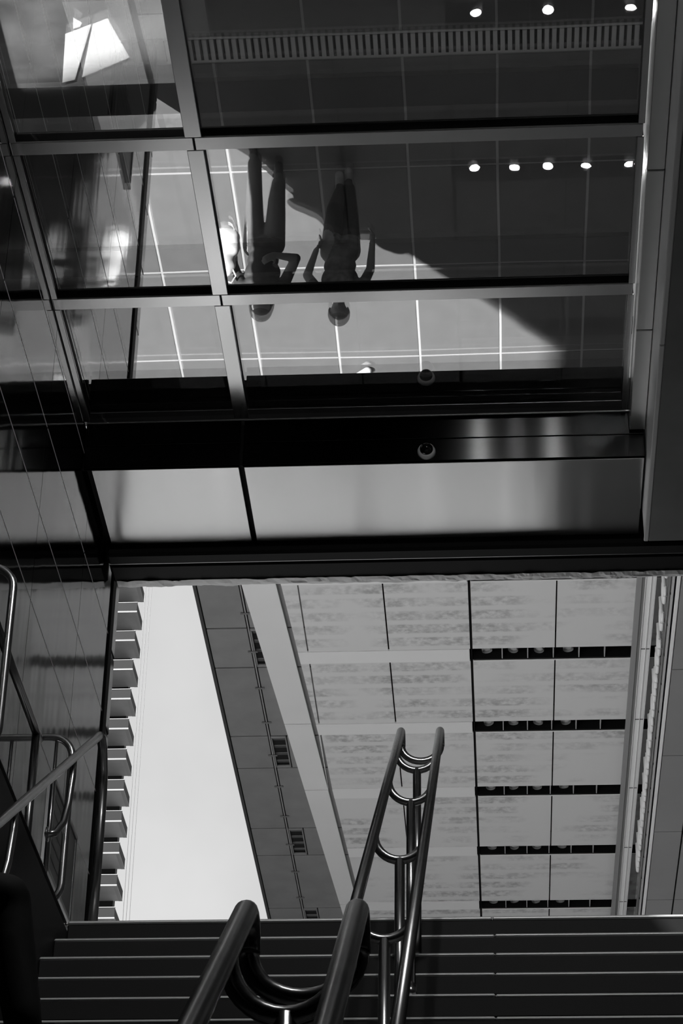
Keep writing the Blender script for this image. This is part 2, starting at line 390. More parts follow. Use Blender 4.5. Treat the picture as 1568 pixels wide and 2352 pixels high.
# dark notice panel on the wall
nb = empty('notice_board', (XW, 13.95, 1.9)); tag(nb, 'dark framed notice panel with faint lines fixed to the polished left wall', 'notice board')
MB().cbox((.002, -.42, -.28), (.02, .42, .28), .006).build('board', mat('notice_face', .05, .35), nb)
for i in range(5):
    MB().box((.021, -.36, -.2 + .1 * i), (.022, -.36 + random.uniform(.35, .68), -.175 + .1 * i)).build('text_line', mat('notice_print', .14, .5), nb)
for zz in (-.30, .30): MB().cbox((.0, -.44, zz - .015), (.028, .44, zz + .015), .004).build('frame_rail', STEEL_DK, nb)
for yy in (-.43, .43): MB().cbox((.0, yy - .015, -.315), (.028, yy + .015, .315), .004).build('frame_rail', STEEL_DK, nb)

# ================================================================== GLASS ROOF
gr_ = empty('glass_roof', (-.9, 9.5, ZG)); tag(gr_, 'reflective glass roof with grid of metal bars over the stair head', 'glass roof')
def rp(mb, name, m, parent=gr_):
    o = mb.build(name, m, parent)
    if parent is gr_: o.location = (.9, -9.5, -ZG)
    return o
by = [4.66, 6.16, 7.66, 9.16, 10.68, 12.19, 13.58]
XM = -1.70
for y0, y1 in zip(by, by[1:]):
    for x0, x1 in ((XW, XM), (XM, XG)):
        dusty = (y1 < 10.7 and x1 < -1)
        o = rp(MB().box((x0 + .03, y0 + .04, ZG), (x1 - .03, y1 - .04, ZG + .008), 0, 1), 'pane', [G_EDGE, G_LOW])
        t = MB().box((x0 + .03, y0 + .04, ZG + .036), (x1 - .03, y1 - .04, ZG + .046), 0, 1).build('outer_sheet', [G_EDGE, G_UPCLEAR if dusty else G_UP], o)
FRIT = mat('fritted_glass_band', .16, .6)
for yy in by[1:-1]:
    for x0, x1 in ((XW, XM), (XM, XG)):
        rp(MB().box((x0 + .05, yy - .46, ZG + .018), (x1 - .05, yy - .20, ZG + .020)), 'frit_band', FRIT)
for yy in by[:-1]:
    for x0, x1 in ((XW + .01, XM - .005), (XM + .005, XG - .01)):
        o = rp(MB().cbox((x0, yy - .055, ZG - .045), (x1, yy + .055, ZG - .030), .003), 'cross_bar', BARM)
        MB().box((x0, yy - .045, ZG - .0305), (x1, yy + .045, ZG + .05)).build('gasket', BARD, o)
for y0, y1 in zip(by, by[1:]):
    for xx, ww in ((XM, .05), (XG - .02, .02), (XW + .025, .02)):
        o = rp(MB().cbox((xx - ww, y0 + .058, ZG - .045), (xx + ww, y1 - .058, ZG - .030), .003), 'rafter_bar', BARM)
        MB().box((xx - ww * .8, y0 + .058, ZG - .0305), (xx + ww * .8, y1 - .058, ZG + .05)).build('gasket', BARD, o)

# front edge: dark fascia, brushed soffit strip, black gutter, foil
fa = empty('roof_fascia', (-.9, 13.6, 4.62)); tag(fa, 'dark brushed metal fascia closing the front of the glass roof', 'fascia')
def fp(mb, name, m): o = mb.build(name, m, fa); o.location = (.9, -13.6, -4.62); return o
for x0, x1 in ((XW + .01, XM - .012), (XM + .012, 1.06)):
    fp(MB().cbox((x0, 13.6, 4.806), (x1, 13.63, 4.996), .003), 'fascia_panel', FASC)
    fp(MB().cbox((x0, 13.6, 4.622), (x1, 13.63, 4.80), .003), 'fascia_panel', FASC)
fp(MB().box((XW, 13.631, 4.64), (1.06, 13.66, 5.3)), 'backing', BLACKGAP)
fp(MB().cbox((XW + .01, 13.585, 4.985), (1.0, 13.60, 4.997), .003), 'edge_bead', STEEL)
ss = empty('soffit_strip', (-.9, 14.1, 4.62)); tag(ss, 'pale brushed metal soffit strip with blurred floor reflections', 'soffit')
for x0, x1 in ((XW + .06, XM - .018), (XM + .018, 1.055)):
    o = MB().cbox((x0, 13.632, 4.622), (x1, 14.60, 4.64), .003).build('soffit_panel', STRIP, ss); o.location = (.9, -14.1, -4.62)
o = MB().box((XW + .02, 13.662, 4.66), (1.05, 14.60, 5.2)).build('backing', BLACKGAP, ss); o.location = (.9, -14.1, -4.62)
gu = empty('gutter', (0, 14.9, 4.6)); tag(gu, 'black gutter beam along the outer edge of the roof', 'gutter')
for a, b, z in ((14.61, 14.75, 4.535), (14.775, 15.02, 4.545)):
    o = MB().cbox((XW + .02, a, z), (4.2, b, 5.1), .02).build('gutter_profile', BLACK, gu); o.location = (0, -14.9, -4.6)
o = MB().cbox((XW + .02, 14.752, 4.555), (4.2, 14.773, 4.57), .003).build('joint_line', mat('bead', .3, .3, 1.0), gu); o.location = (0, -14.9, -4.6)
# crumpled protective foil wrapped round the front lip
fm = MB(); NXF, NYF = 260, 7
for i in range(NXF + 1):
    x = -2.75 + 6.9 * i / NXF
    for j in range(NYF + 1):
        t = j / NYF; a = math.radians(-30 + 150 * t)
        yy = 15.025 + .055 * math.sin(max(a, 0)) + (.0 if t > .2 else (t - .2) * .25)
        zz = 4.535 + .03 * (1 - math.cos(a)) 
        nn_ = mnoise.noise(Vector((x * 5, j * .8, 0))) * .012 + mnoise.noise(Vector((x * 17, j * 1.7, 3))) * .006
        fm.v.append((x, yy + nn_, zz - abs(nn_) * 1.2))
for i in range(NXF):
    for j in range(NYF):
        a = i * (NYF + 1) + j; fm.face([a, a + 1, a + NYF + 2, a + NYF + 1], 0)
fo = fm.build('protective_foil', FOIL); tag(fo, 'crumpled silvery protective film along the outer lip of the gutter', 'film')
sol = fo.modifiers.new('thick', 'SOLIDIFY'); sol.thickness = .002

# dome camera on the fascia
dc = empty('dome_camera', (-.425, 13.6, 4.69)); tag(dc, 'small dark dome security camera with pale base on the fascia', 'security camera')
MB().lathe([(.0, 0), (.062, 0), (.062, .015), (.056, .032), (.047, .036), (0.0, .036)], (0, -.001, 0), (0, -1, 0)).build('base', mat('camera_base', .7, .4), dc)
prof = [(.046 * math.cos(a), .036 + .05 * math.sin(a)) for a in [math.radians(9 * i) for i in range(11)]]
MB().lathe(prof, (0, -.001, 0), (0, -1, 0)).build('dome', mat('camera_dome', .005, .06), dc)

# right-hand edge beam
rb = empty('edge_beam', (1.06, 5, 4.3)); tag(rb, 'pale boxed edge beam with dull grey underside along right of the glass', 'beam')
XB = 1.07; ZB = 8.04 * XB / .97 - 4.5; YB = 12.96 * XB / .97
def bp_(mb, name, m): o = mb.build(name, m, rb); o.location = (-1.06, -5, -4.3); return o
ycut = [-3, 1.6, 5.6, 9.2, 12.0, YB]
for a, b in zip(ycut, ycut[1:]):
    bp_(MB().cbox((XB, a + .003, ZB + .02), (XB + .03, b - .003, 5.06), .003), 'side_panel', BEAM)
    bp_(MB().cbox((XB - .004, a + .003, ZB - .004), (XB + .03, b - .003, ZB + .018), .006), 'edge_trim', mat('pale_trim', .8, .35))
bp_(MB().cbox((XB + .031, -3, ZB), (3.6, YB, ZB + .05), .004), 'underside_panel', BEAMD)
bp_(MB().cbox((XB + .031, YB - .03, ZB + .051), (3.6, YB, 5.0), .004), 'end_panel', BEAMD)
ycut2 = [4.7, 6.2, 7.7, 9.2, 10.86, 12.42, 13.55]
for a, b in zip(ycut2, ycut2[1:]):
    bp_(MB().cbox((XG + .012, a + .006, 4.80), (XB - .004, b - .006, 5.06), .004), 'frame_cap', mat('frame_cap_metal', .85, .25, .7))

# white translucent sheets standing in for sun patches on the dusty glass
def sheet(name, pts, z, label, m):
    o = MB().prism([(p.x, p.y) for p in pts], z, z + .0015).build(name, m); tag(o, label, 'sun patch'); return o
SUN_PATCH = bpy.data.materials.new('sun_patch_white'); SUN_PATCH.use_nodes = True
_n = SUN_PATCH.node_tree; _n.nodes.clear(); _o = _n.nodes.new('ShaderNodeOutputMaterial'); _a = _n.nodes.new('ShaderNodeBsdfTranslucent'); _a.inputs[0].default_value = (.85,) * 3 + (1,)
_n.links.new(_a.outputs[0], _o.inputs[0])
zt = ZG + .047
sheet('sun_patch_sheet', [onz(x, y, zt) for x, y in ((143, 190), (150, 78), (210, 55), (172, 183))], zt, 'left half of the sun patch laid as a white sheet on the glass roof', SUN_PATCH)
sheet('sun_patch_sheet', [onz(x, y, zt) for x, y in ((188, 178), (213, 55), (247, 42), (298, 132))], zt, 'right half of the sun patch laid as a white sheet on the glass roof', SUN_PATCH)
sheet('sun_patch_scrap', [onz(x, y, zt) for x, y in ((168, 40), (188, 52), (184, 62), (168, 66))], zt, 'tiny white scrap of sun patch above the larger one on the glass', SUN_PATCH)

# ================================================================== HANDRAILS
def nosez(y):
    return -SL * (TOPY - y)
def nosez_low(y):
    return LZ - SL * (LY0 - y)
def double_rail(name, xl, xr, y0, y1, hz, zf, uys, footz, label):
    e = empty(name, (0, y0, zf(y0))); tag(e, label, 'handrail')
    def pp(mb, nm, m=STEEL): o = mb.build(nm, m, e); o.location = (0, -y0, -zf(y0)); return o
    R = .0205
    def railend(x):
        # tight bend at the top end: the tube turns over and drops
        p0 = Vector((x, y1 - .03, zf(y1 - .03) + hz)); pts = [Vector((x, y0, zf(y0) + hz)), p0]
        th = math.atan(SL); c = p0 + Vector((0, math.sin(th) * .045, -math.cos(th) * .045))
        for i in range(1, 8):
            a = math.pi / 2 + th - (math.pi / 2 + th + .25) * i / 7
            pts.append(c + Vector((0, math.cos(a) * .045 + math.sin(th) * .0, math.sin(a) * .045)))
        return pts
    L = railend(xl); Rr = railend(xr)
    pp(MB().tube(L, R, 18), 'rail'); pp(MB().tube(Rr, R, 18), 'rail')
    xc = (xl + xr) / 2; hw = (xr - xl) / 2
    def U(y, ztop, drop):
        return [Vector((xc + hw * math.cos(a), y, ztop - drop * math.sin(a))) for a in [math.pi * (1 - i / 16) for i in range(17)]]
    yl = L[-1].y; zl = L[-1].z
    pp(MB().tube(U(yl, zl, .085), R * .92, 16), 'end_loop')
    for y in uys:
        zt_ = zf(y) + hz - .01
        pp(MB().tube(U(y, zt_, .105), R * .85, 16), 'cradle')
        zb = zt_ - .105; fz = footz(y)
        pp(MB().tube([(xc, y, zb + .004), (xc, y, fz + .05)], .0195, 16), 'post')
        pp(MB().tube([(xc, y, fz + .055), (xc, y, fz - .002)], .026, 16), 'post_sleeve')
    return e
def foot_up(y):
    k = math.floor((TOPY - y) / TREAD) + 1 if y < TOPY else 0
    return -RISE * k if k < 18 else LZ
def foot_lo(y):
    k = math.floor((LY0 - y) / TREAD) + 1 if y < LY0 else 0
    return LZ - RISE * k
def slope_y(px, py, off):
    r = ray(px, py); k = SL
    t = (off - k * TOPY - CZ) / (r.z - k * r.y); return r.y * t
UY = [slope_y(965, 1765, .88), slope_y(945, 1838, .88), slope_y(925, 1970, .88), slope_y(895, 2152, .88), 6.2]
double_rail('stair_handrail', -.467, -.272, 5.35, 10.68, .985, nosez, UY, foot_up, 'double tube steel handrail on the upper flight with U-shaped cradles')
double_rail('stair_handrail', -.435, -.243, .4, 3.86, 1.03, nosez_low, [3.60, 2.2, .9], foot_lo, 'thick double tube steel handrail nearest the camera in the foreground')

# single rail along the left stairwell wall
lr = empty('wall_handrail', (-1.985, 7, nosez(7))); tag(lr, 'single steel handrail along the left stairwell wall bending down to a post', 'handrail')
def lp(mb, nm, m=STEEL): o = mb.build(nm, m, lr); o.location = (1.985, -7, -nosez(7)); return o
xL = -1.985; h = .985
ye = 10.66; ze = nosez(ye) + h
lp(MB().tube([(xL, 5.4, nosez(5.4) + h), (xL, ye, ze)], .021, 18), 'rail')
bend = [(xL, ye, ze), (xL, ye + .05, ze + .015), (xL, ye + .11, ze - .01), (xL - .004, ye + .2, ze - .10), (xL - .006, ye + .235, ze - .2), (xL - .006, ye + .24, ze - .32), (xL - .006, ye + .24, .0)]
lp(MB().tube(bend, .024, 18), 'end_post')
for y in (10.05, 8.9, 7.7, 6.5):
    z = nosez(y) + h
    lp(MB().tube([(xL, y, z), (xL, y + .0, z - .10), (xL - .005, y - .02, z - .25), (xL - .015, y - .05, z - .36), (xL - .04, y - .09, z - .43), (XS + .001, y - .12, z - .45)], .017, 14), 'bracket')
    lp(MB().lathe([(0.0, 0), (.035, 0), (.035, .008), (0, .008)], (XS + .009, y - .12, z - .45), (-1, 0, 0), 16), 'flange')

# hoop barriers between the stairwell edge and the wall
def hoop(Y, label, bal):
    e = empty('hoop_barrier', (-2.4, Y, 0)); tag(e, label, 'barrier', 'tube barriers by the left wall')
    def pp(mb, nm, m=STEEL): o = mb.build(nm, m, e); o.location = (2.4, -Y, 0); return o
    xr = XS - .018; xl = XW + .05; z0 = .03; z1 = .925; r = .11
    pts = []
    for cx, cz, a0 in ((xr - r, z1 - r, 0), (xl + r, z1 - r, 90), (xl + r, z0 + r, 180), (xr - r, z0 + r, 270)):
        for i in range(9):
            a = math.radians(a0 + 90 * i / 8); pts.append((cx + r * math.cos(a), Y, cz + r * math.sin(a)))
    pp(MB().tube(pts, .0185, 16, closed=True), 'hoop')
    for x in bal: pp(MB().tube([(x, Y, z0), (x, Y, z1)], .009, 12), 'baluster')
    for x in (xr - .14, xl + .14): pp(MB().tube([(x, Y, z0), (x, Y, -.002)], .016, 12), 'foot')
hoop(8.85, 'nearer tall rounded tube barrier at the left picture edge', (-2.35, -2.52))
hoop(10.47, 'farther rounded tube barrier with thin balusters beside the stair head', (-2.16, -2.27, -2.385, -2.52))
ra = onz(0, 1425, .93); rbp = onz(93, 1690, .93)
tr = empty('barrier_rail', (rbp.x, 9.6, .93)); tag(tr, 'dark straight top rail running along the left wall between the hoops', 'rail')
o = MB().tube([(rbp.x, 8.88, .895), (rbp.x, 10.44, .895)], .021, 16).build('top_rail', STEEL_DK, tr); o.location = (-rbp.x, -9.6, -.93)
for y in (9.2, 10.36):
    o = MB().tube([(rbp.x, y, .9), (rbp.x, y, 0)], .021, 16).build('post', STEEL_DK, tr); o.location = (-rbp.x, -9.6, -.93)

# ================================================================== BUILDING CANOPY (soffit far above the plaza)
HC = 15.5
cn = empty('building_canopy', (0, 30, HC)); tag(cn, 'stained metal panel soffit of the tall building canopy', 'canopy')
def cp(mb, name, m, parent=cn):
    o = mb.build(name, m, parent)
    if parent is cn: o.location = (0, -30, -HC)
    return o
slots = [20.5, 23.27, 26.6, 29.9, 33.16, 35.80, 38.46, 41.10, 43.78, 46.46, 49.12, 51.8]
HS = .215
e1 = onz(640, 1335, HC); e2 = onz(820, 2050, HC)
def ledge(y): return e1.x + (e2.x - e1.x) * (y - e1.y) / (e2.y - e1.y) + .02
colx = [-3.15, -1.77, -.375, 1.055, 2.35, 2.97]
edges = [14.0] + slots + [60.0]
for i in range(len(edges) - 1):
    y0 = edges[i] + (HS if i else 0); y1 = edges[i + 1] - HS + .0
    # triangular or trapezoid remainder against the slanting edge
    xl0, xl1 = ledge(y0), ledge(y1)
    cuts = colx
    if xl0 < cuts[0] - .02:
        poly = [(xl0, y0), (cuts[0] - .012, y0), (cuts[0] - .012, y1), (min(xl1, cuts[0] - .02), y1)]
        cp(MB().prism(poly, HC, HC + .03), 'panel', CANP)
    for j in range(5):
        a, b = cuts[j] + .012, cuts[j + 1] - .012
        ga = .018 if j == 2 else 0
        if j == 0: poly = [(max(a, xl0), y0), (b, y0), (b, y1), (max(a, xl1), y1)]
        else: poly = [(a + ga, y0), (b, y0), (b, y1), (a + ga, y1)]
        cp(MB().prism(poly, HC, HC + .03), 'panel', CANP)
for ys_ in slots:
    for a, b in ((ledge(ys_), -.40),):
        cp(MB().prism([(ledge(ys_ - HS) , ys_ - HS + .015), (b, ys_ - HS + .015), (b, ys_ + HS - .015), (ledge(ys_ + HS), ys_ + HS - .015)], HC - .01, HC + .03), 'rib_strip', CANS)
    cp(MB().cbox((-.34, ys_ + HS - .02, HC - .012), (2.96, ys_ + HS - .002, HC + .03), .004), 'lip', CANS)
cp(MB().box((-3.3, 14.0, HC + .55), (2.98, 60, HC + .9)), 'deck', BLACKGAP)
cp(MB().box((-.37, 14.0, HC + .032), (-.36, 60, HC + .55)), 'deck_side', BLACKGAP)
# light troughs
ORD = ['first', 'second', 'third', 'fourth', 'fifth', 'sixth', 'seventh', 'eighth', 'ninth', 'tenth', 'eleventh', 'twelfth']
vis = {0: 'row of lit downlights at the top edge seen through the glass roof', 1: 'row of lit downlights seen through middle glass pane of the roof',
       5: 'black downlight trough in the soffit, nearest full row beyond the gutter', 6: 'black downlight trough in the soffit, second full row beyond the gutter',
       7: 'black downlight trough in the soffit, third full row beyond the gutter', 8: 'black downlight trough in the soffit, fourth full row beyond the gutter',
       9: 'black downlight trough in the soffit, last row just above the stair head', 4: 'black downlight trough half hidden behind the gutter edge'}
cell = (2.33 + .28) / 6
lampx = [-.10, .34, .78, 1.28]
canm = MB().lathe([(.088, 0), (.088, .16), (.07, .16), (.070, .02), (.066, .012)], (0, 0, 0), (0, 0, 1), 20).mesh('lamp_can', mat('lamp_can', .35, .3))
lensm_on = MB().lathe([(0.0, .03), (.04, .026), (.069, .02)], (0, 0, 0), (0, 0, 1), 20).mesh('lamp_lens_on', LAMP_ON)
lensm_off = MB().lathe([(0.0, .05), (.04, .046), (.069, .04)], (0, 0, 0), (0, 0, 1), 20).mesh('lamp_lens_off', LAMP_OFF)
divm = MB().cbox((-.008, -HS + .03, 0), (.008, HS - .06, .12), .003).mesh('divider', mat('divider', .55, .5))
for i, ys_ in enumerate(slots):
    e = empty('light_trough', (0, ys_, HC))
    tag(e, vis.get(i, 'unseen black downlight trough in the soffit, %s row from the front of the building' % ORD[i]), 'ceiling light', 'downlight troughs in the soffit')
    MB().box((-.355, -HS, .3), (2.96, HS, .32)).build('back', BLACKGAP, e)
    MB().box((-.34, HS - .075, .0), (2.96, HS - .03, .2)).build('baffle', BLACK, e)
    for k in range(1, 6): inst('divider', divm, e, (-.28 + cell * k, 0, .0))
    lx = {0: [-.04, .80, 1.76], 1: [-.10, .40, .82, 1.30, 1.85]}.get(i, lampx)
    lit = i in (0, 1)
    for x in lx:
        dy = random.uniform(-.03, .03)
        c = inst('lamp', canm, e, (x, -.02 + dy * .5, .07 if not lit else .02)); c.rotation_euler = (random.uniform(-.25, .1) if not lit else random.uniform(-.2, .2), random.uniform(-.2, .2), 0)
        inst('lens', lensm_on if lit else lensm_off, c, (0, 0, 0))
# slanting glossy band on the left edge of the canopy
eb = empty('edge_band', (-3.6, 40, HC - .02)); tag(eb, 'pale glossy metal band along the slanting left edge of the canopy', 'canopy edge')
b1 = onz(553, 1335, HC); b2 = onz(788, 2100, HC)
def bx_(y): return b1.x + (b2.x - b1.x) * (y - b1.y) / (b2.y - b1.y)
bc = [14.0, 20, 26.4, 32.0, onz(690, 1660, HC).y, onz(720, 1812, HC).y, onz(800, 2075, HC).y, 52, 60]
for y0, y1 in zip(bc, bc[1:]):
    o = MB().prism([(bx_(y0 + .02), y0 + .02), (ledge(y0) - .075, y0 + .02), (ledge(y1) - .075, y1 - .02), (bx_(y1 - .02), y1 - .02)], HC - .03, HC + .02).build('band_panel', BAND, eb)
    o.location = (3.6, -40, -HC + .02)
o = MB().box((-4.4, 14, HC + .1), (-2.6, 60, HC + .3)).build('backing', BLACKGAP, eb); o.location = (3.6, -40, -HC + .02)
# dark lower soffit strip outside the band, with rail, clips and vents
ds = empty('edge_soffit', (-4.5, 40, HC + .05)); tag(ds, 'dark grey soffit strip with small vents at the outer canopy edge', 'soffit')
def dp(mb, name, m): o = mb.build(name, m, ds); o.location = (4.5, -40, -HC - .05); return o
jy = [20.0, 22.6, 23.9, 26.6, 27.9, 30.9, 32.2, 34.84, 36.21, 38.79, 40.09, 42.72, 43.99, 46.64, 47.9, 50.5, 52, 60]
XD0 = -4.88; XT = -4.10
for k, (y0, y1) in enumerate(zip(jy, jy[1:])):
    dp(MB().cbox((XD0 + .07, y0 + .025, HC + .05), (XT - .03, y1 - .025, HC + .08), .004), 'panel', DKSTRIP)
    if k % 2 == 1:   # bay with a vent
        dp(MB().cbox((XT + .32, y0 + .025, HC + .05), (-2.9, y1 - .025, HC + .08), .004), 'panel', DKSTRIP)
        dp(MB().box((XT + .03, y0 + .1, HC + .25), (XT + .3, y1 - .1, HC + .27)), 'vent_back', BLACKGAP)
        for q in range(4):
            yy = y0 + .2 + (y1 - y0 - .4) * q / 3
            dp(MB().cbox((XT + .04, yy - .05, HC + .09), (XT + .29, yy + .05, HC + .14), .01), 'vent_slat', mat('vent_slat', .07, .3))
        for xx in (XT + .03, XT + .29): dp(MB().cbox((xx - .012, y0 + .06, HC + .045), (xx + .012, y1 - .06, HC + .08), .004), 'vent_frame', DKSTRIP)
        for yy in (y0 + .06, y1 - .06): dp(MB().cbox((XT + .02, yy - .03, HC + .045), (XT + .3, yy + .03, HC + .08), .004), 'vent_frame', DKSTRIP)
    else:
        dp(MB().cbox((XT + .03, y0 + .025, HC + .05), (-2.9, y1 - .025, HC + .08), .004), 'panel', DKSTRIP)
dp(MB().cbox((XT - .012, 20, HC + .04), (XT + .012, 60, HC + .06), .004), 'track', mat('track_metal', .35, .4))
for k in range(26):
    yy = 20 + 1.304 * k - .03
    if yy < 59: dp(MB().cbox((XT - .085, yy - .02, HC + .02), (XT + .085, yy + .02, HC + .038), .005), 'clip', TOWT)
dp(MB().cbox((XD0, 20, HC + .03), (XD0 + .055, 60, HC + .5), .004), 'edge_rim', mat('rim', .06, .5))
dp(MB().box((XD0 + .06, 20, HC + .3), (-2.7, 60, HC + .5)), 'deck', BLACKGAP)

# right side: channel, reflective sign wall with lettering, lower soffit
def struct(name, mb, m): return tag(mb.build(name, m), kind='structure')
rc = empty('soffit_channel', (2.5, 40, HC)); tag(rc, 'pale lighting channel running along the right side of the canopy', 'channel')
def rcp(mb, name, m): o = mb.build(name, m, rc); o.location = (-2.5, -40, -HC); return o
HK = HC - .5
rcp(MB().cbox((2.29, 14, HK - .0), (2.37, 60, HK + .10), .004), 'margin', mat('margin', .33, .5))
rcp(MB().cbox((2.44, 14, HK - .0), (2.513, 60, HK + .04), .004), 'channel_inner', mat('channel_in', .95, .35))
rcp(MB().cbox((2.52, 14, HK - .0), (2.580, 60, HK + .04), .004), 'channel_outer', mat('channel_in2', .9, .35))
rcp(MB().cbox((2.36, 14, HK + .03), (2.59, 60, HK + .12), .004), 'channel_back', mat('channel_back', .2, .5))
for x in (2.428, 2.516, 2.589): rcp(MB().cbox((x - .006, 14, HK - .02), (x + .006, 60, HK + .04), .003), 'channel_lip', WHITE)
for yy in (32.2, 34.8, 37.3, 40.0, 42.6, 45.2): rcp(MB().box((2.44, yy - .012, HK - .006), (2.58, yy + .012, HK - .001)), 'joint', mat('joint', .12, .6))
XSIGN = 2.65; ZL = 13.47
wallg = struct('wall_right_upper', MB().box((2.99, 14, ZL + .62), (3.09, 60, HC + .5)), mat('upper_side_wall', .3, .4))
ga = MB().cbox((2.62, 22, HC - .31), (2.775, 60, HC - .298), .003).build('glass_strip', glassmat('strip_glass', .06, .78)); tag(ga, 'narrow clear glass strip between the pale channel and the lettering', 'glass strip')
sg = empty('shop_sign', (XSIGN, 36, ZL)); tag(sg, 'row of white script letters on a bolted rail along the right soffit edge', 'sign')
def sp_(mb, name, m): o = mb.build(name, m, sg); o.location = (-XSIGN, -36, -ZL); return o
sp_(MB().cbox((2.618, 24, ZL + .15), (2.63, 43.6, ZL + .42), .004), 'backing_plate', mat('sign_plate', .07, .3))
sp_(MB().cbox((2.635, 24, ZL + .06), (2.668, 43.8, ZL + .20), .006), 'rail', mat('sign_rail', .5, .35))
for k in range(19):
    yy = 26.0 + .93 * k
    sp_(MB().lathe([(0, 0), (.02, 0), (.018, .012), (0, .012)], (2.635, yy, ZL + .13), (-1, 0, 0), 10), 'bolt', BLACKGAP)
# script strokes: loops and slanted stems, one part for each letter
rnd = random.Random(3)
yy = 41.3
while yy > 26.5:
    wl_ = rnd.uniform(.42, .62); hh = rnd.choice((.26, .28, .30, .42, .46)); mb = MB(); xx = 2.585; zb = ZL + .38
    cy = yy - wl_ / 2
    ring = [(xx, cy + wl_ * .30 * math.cos(a) - .05 * math.sin(a), zb + .14 + .13 * math.sin(a)) for a in [2 * math.pi * q / 16 for q in range(16)]]
    mb.tube(ring, .032, 8, closed=True)
    mb.tube([(xx, cy - wl_ * .22, zb), (xx, cy - wl_ * .34, zb + hh)], .034, 8)
    mb.tube([(xx, cy - wl_ * .22, zb + .01), (xx, cy - wl_ * .40, zb - .01), (xx, cy - wl_ * .58, zb + .07)], .026, 8)
    sp_(mb, 'letter', WHITE); yy -= wl_ * (1.02 if yy > 33.4 else 1.5)
ls = empty('lower_soffit', (3.5, 36, ZL)); tag(ls, 'grey metal soffit panels at the far right below the sign wall', 'soffit')
def lsp(mb, name, m): o = mb.build(name, m, ls); o.location = (-3.5, -36, -ZL); return o
xj = [2.74, 3.245, 5.0]; yj2 = [14, 17.9, 20.9, 23.9, 26.8, 29.8, 32.75, 35.69, 38.64, 41.60, 44.6, 48, 52, 60]
for a, b in zip(xj, xj[1:]):
    for c, d in zip(yj2, yj2[1:]): lsp(MB().cbox((a + .012, c + .012, ZL), (b - .012, d - .012, ZL + .03), .005), 'panel', mat('lower_soffit_panel', .26, .4, var=.05, vscale=1))
lsp(MB().cbox((2.685, 14, ZL - .012), (2.74, 60, ZL + .03), .006), 'edge_trim', CANS)
lsp(MB().box((2.77, 14, ZL + .1), (9, 60, ZL + .6)), 'deck', BLACKGAP)

# unseen mass added above the stair, shaped to shade stair and right of plaza
up = MB()
up.prism([(-10.5, 1.95), (-8.6, 1.35), (-8.6, -14), (12, -14), (12, 13.9), (-4.95, 13.9), (-4.95, 30), (-10.5, 30)], HC + .9, HC + 30)
tag(up.build('ceiling_shade_mass', SHADE_MASS), kind='structure')

oh = empty('overhang_lights', (0, 0, HC + .9)); tag(oh, 'lit downlights under the added shade mass above the stair, out of view', 'ceiling light')
for yy in (-7, -4, -1, 2, 5):
    for x in (-.10, .40, .82, 1.30, 1.85):
        c = inst('lamp', canm, oh, (x, yy, -.17)); inst('lens', lensm_on, c, (0, 0, -.03))

# unseen blocks added around the plaza to close off sky and deepen its shade
SHADE_WALL = mat('shade_wall_dark', .07, .6)
tag(MB().box((10, -30, -.02), (40, 130, 60)).build('wall_shade_right', SHADE_WALL), kind='structure')
tag(MB().box((-60, 20, -.02), (-26, 140, 48)).build('wall_shade_left', SHADE_WALL), kind='structure')
tag(MB().box((-8.6, -40, -.02), (12, -14.31, 60)).build('wall_shade_back', SHADE_WALL), kind='structure')
tag(MB().box((-95, -60, -.02), (-45, 11, 24)).build('wall_shade_corner', SHADE_WALL), kind='structure')

# ================================================================== TOWER with stacked balconies
TY = 200.0
tw = empty('apartment_tower', (-40, TY, 0)); tag(tw, 'tall tower with stacked box balconies against the sky on the left', 'tower')
c0 = ony(309, 1470, TY); c9 = ony(262, 2108, TY)
dzf = (c0.z - c9.z) / 9.0; XT0 = (c0.x + c9.x) / 2
q = onz(320.5, 1512, c0.z); DEP = max(1.5, q.y - TY); FH = 1.0
def tp(mb, name, m, loc=None):
    o = mb.build(name, m, tw); o.location = (40, -TY, 0); return o
WID = 14.0
bm_front = MB().box((-WID, 0, 0), (0, .15, FH)).mesh('balcony_front', TOWF)
bm_under = MB().box((-WID, .16, .0), (0, DEP, .12)).mesh('balcony_slab', TOWU)
bm_trim = MB().box((-WID, -.03, -.10), (.03, .2, .06)).mesh('balcony_trim', TOWT)
bm_side = MB().box((-.32, .2, -.02), (0.02, DEP, .02)).mesh('balcony_side_trim', TOWT)
bm_sideg = MB().box((-.06, .16, .121), (0.0, DEP, FH)).mesh('balcony_side', TOWF)
bm_cap = MB().box((-WID, -.02, FH - .0), (.02, .18, FH + .06)).mesh('balcony_cap', TOWU)
for k in range(-4, 26):
    z = c0.z - dzf * k; xo = c0.x + (c9.x - c0.x) * k / 9.0
    loc = (xo + 40, 0, z)
    f = inst('balcony', bm_under, tw, loc)
    for nm, me in (('balcony_front', bm_front), ('balcony_trim', bm_trim), ('balcony_side_trim', bm_side), ('balcony_side', bm_sideg), ('balcony_cap', bm_cap)): inst(nm, me, f)
tp(MB().box((-60, TY + DEP * .98, 0), (c0.x - .9, TY + DEP + 1.0, c0.z + dzf * 5)), 'body', TOWF)
for i, (dx, r) in enumerate(((331, .022), (338, .02), (345, .018))):
    a = ony(dx, 1400, 150)
    o = MB().tube([(a.x, 150, 0), (a.x, 150, 130)], r, 6).build('hanging_cable', CABLE)
    tag(o, ('faint vertical cable in the sky closest to the tower', 'middle of three faint vertical cables in the sky', 'faint vertical cable in the sky farthest from the tower')[i], 'cable', 'cables beside the tower')

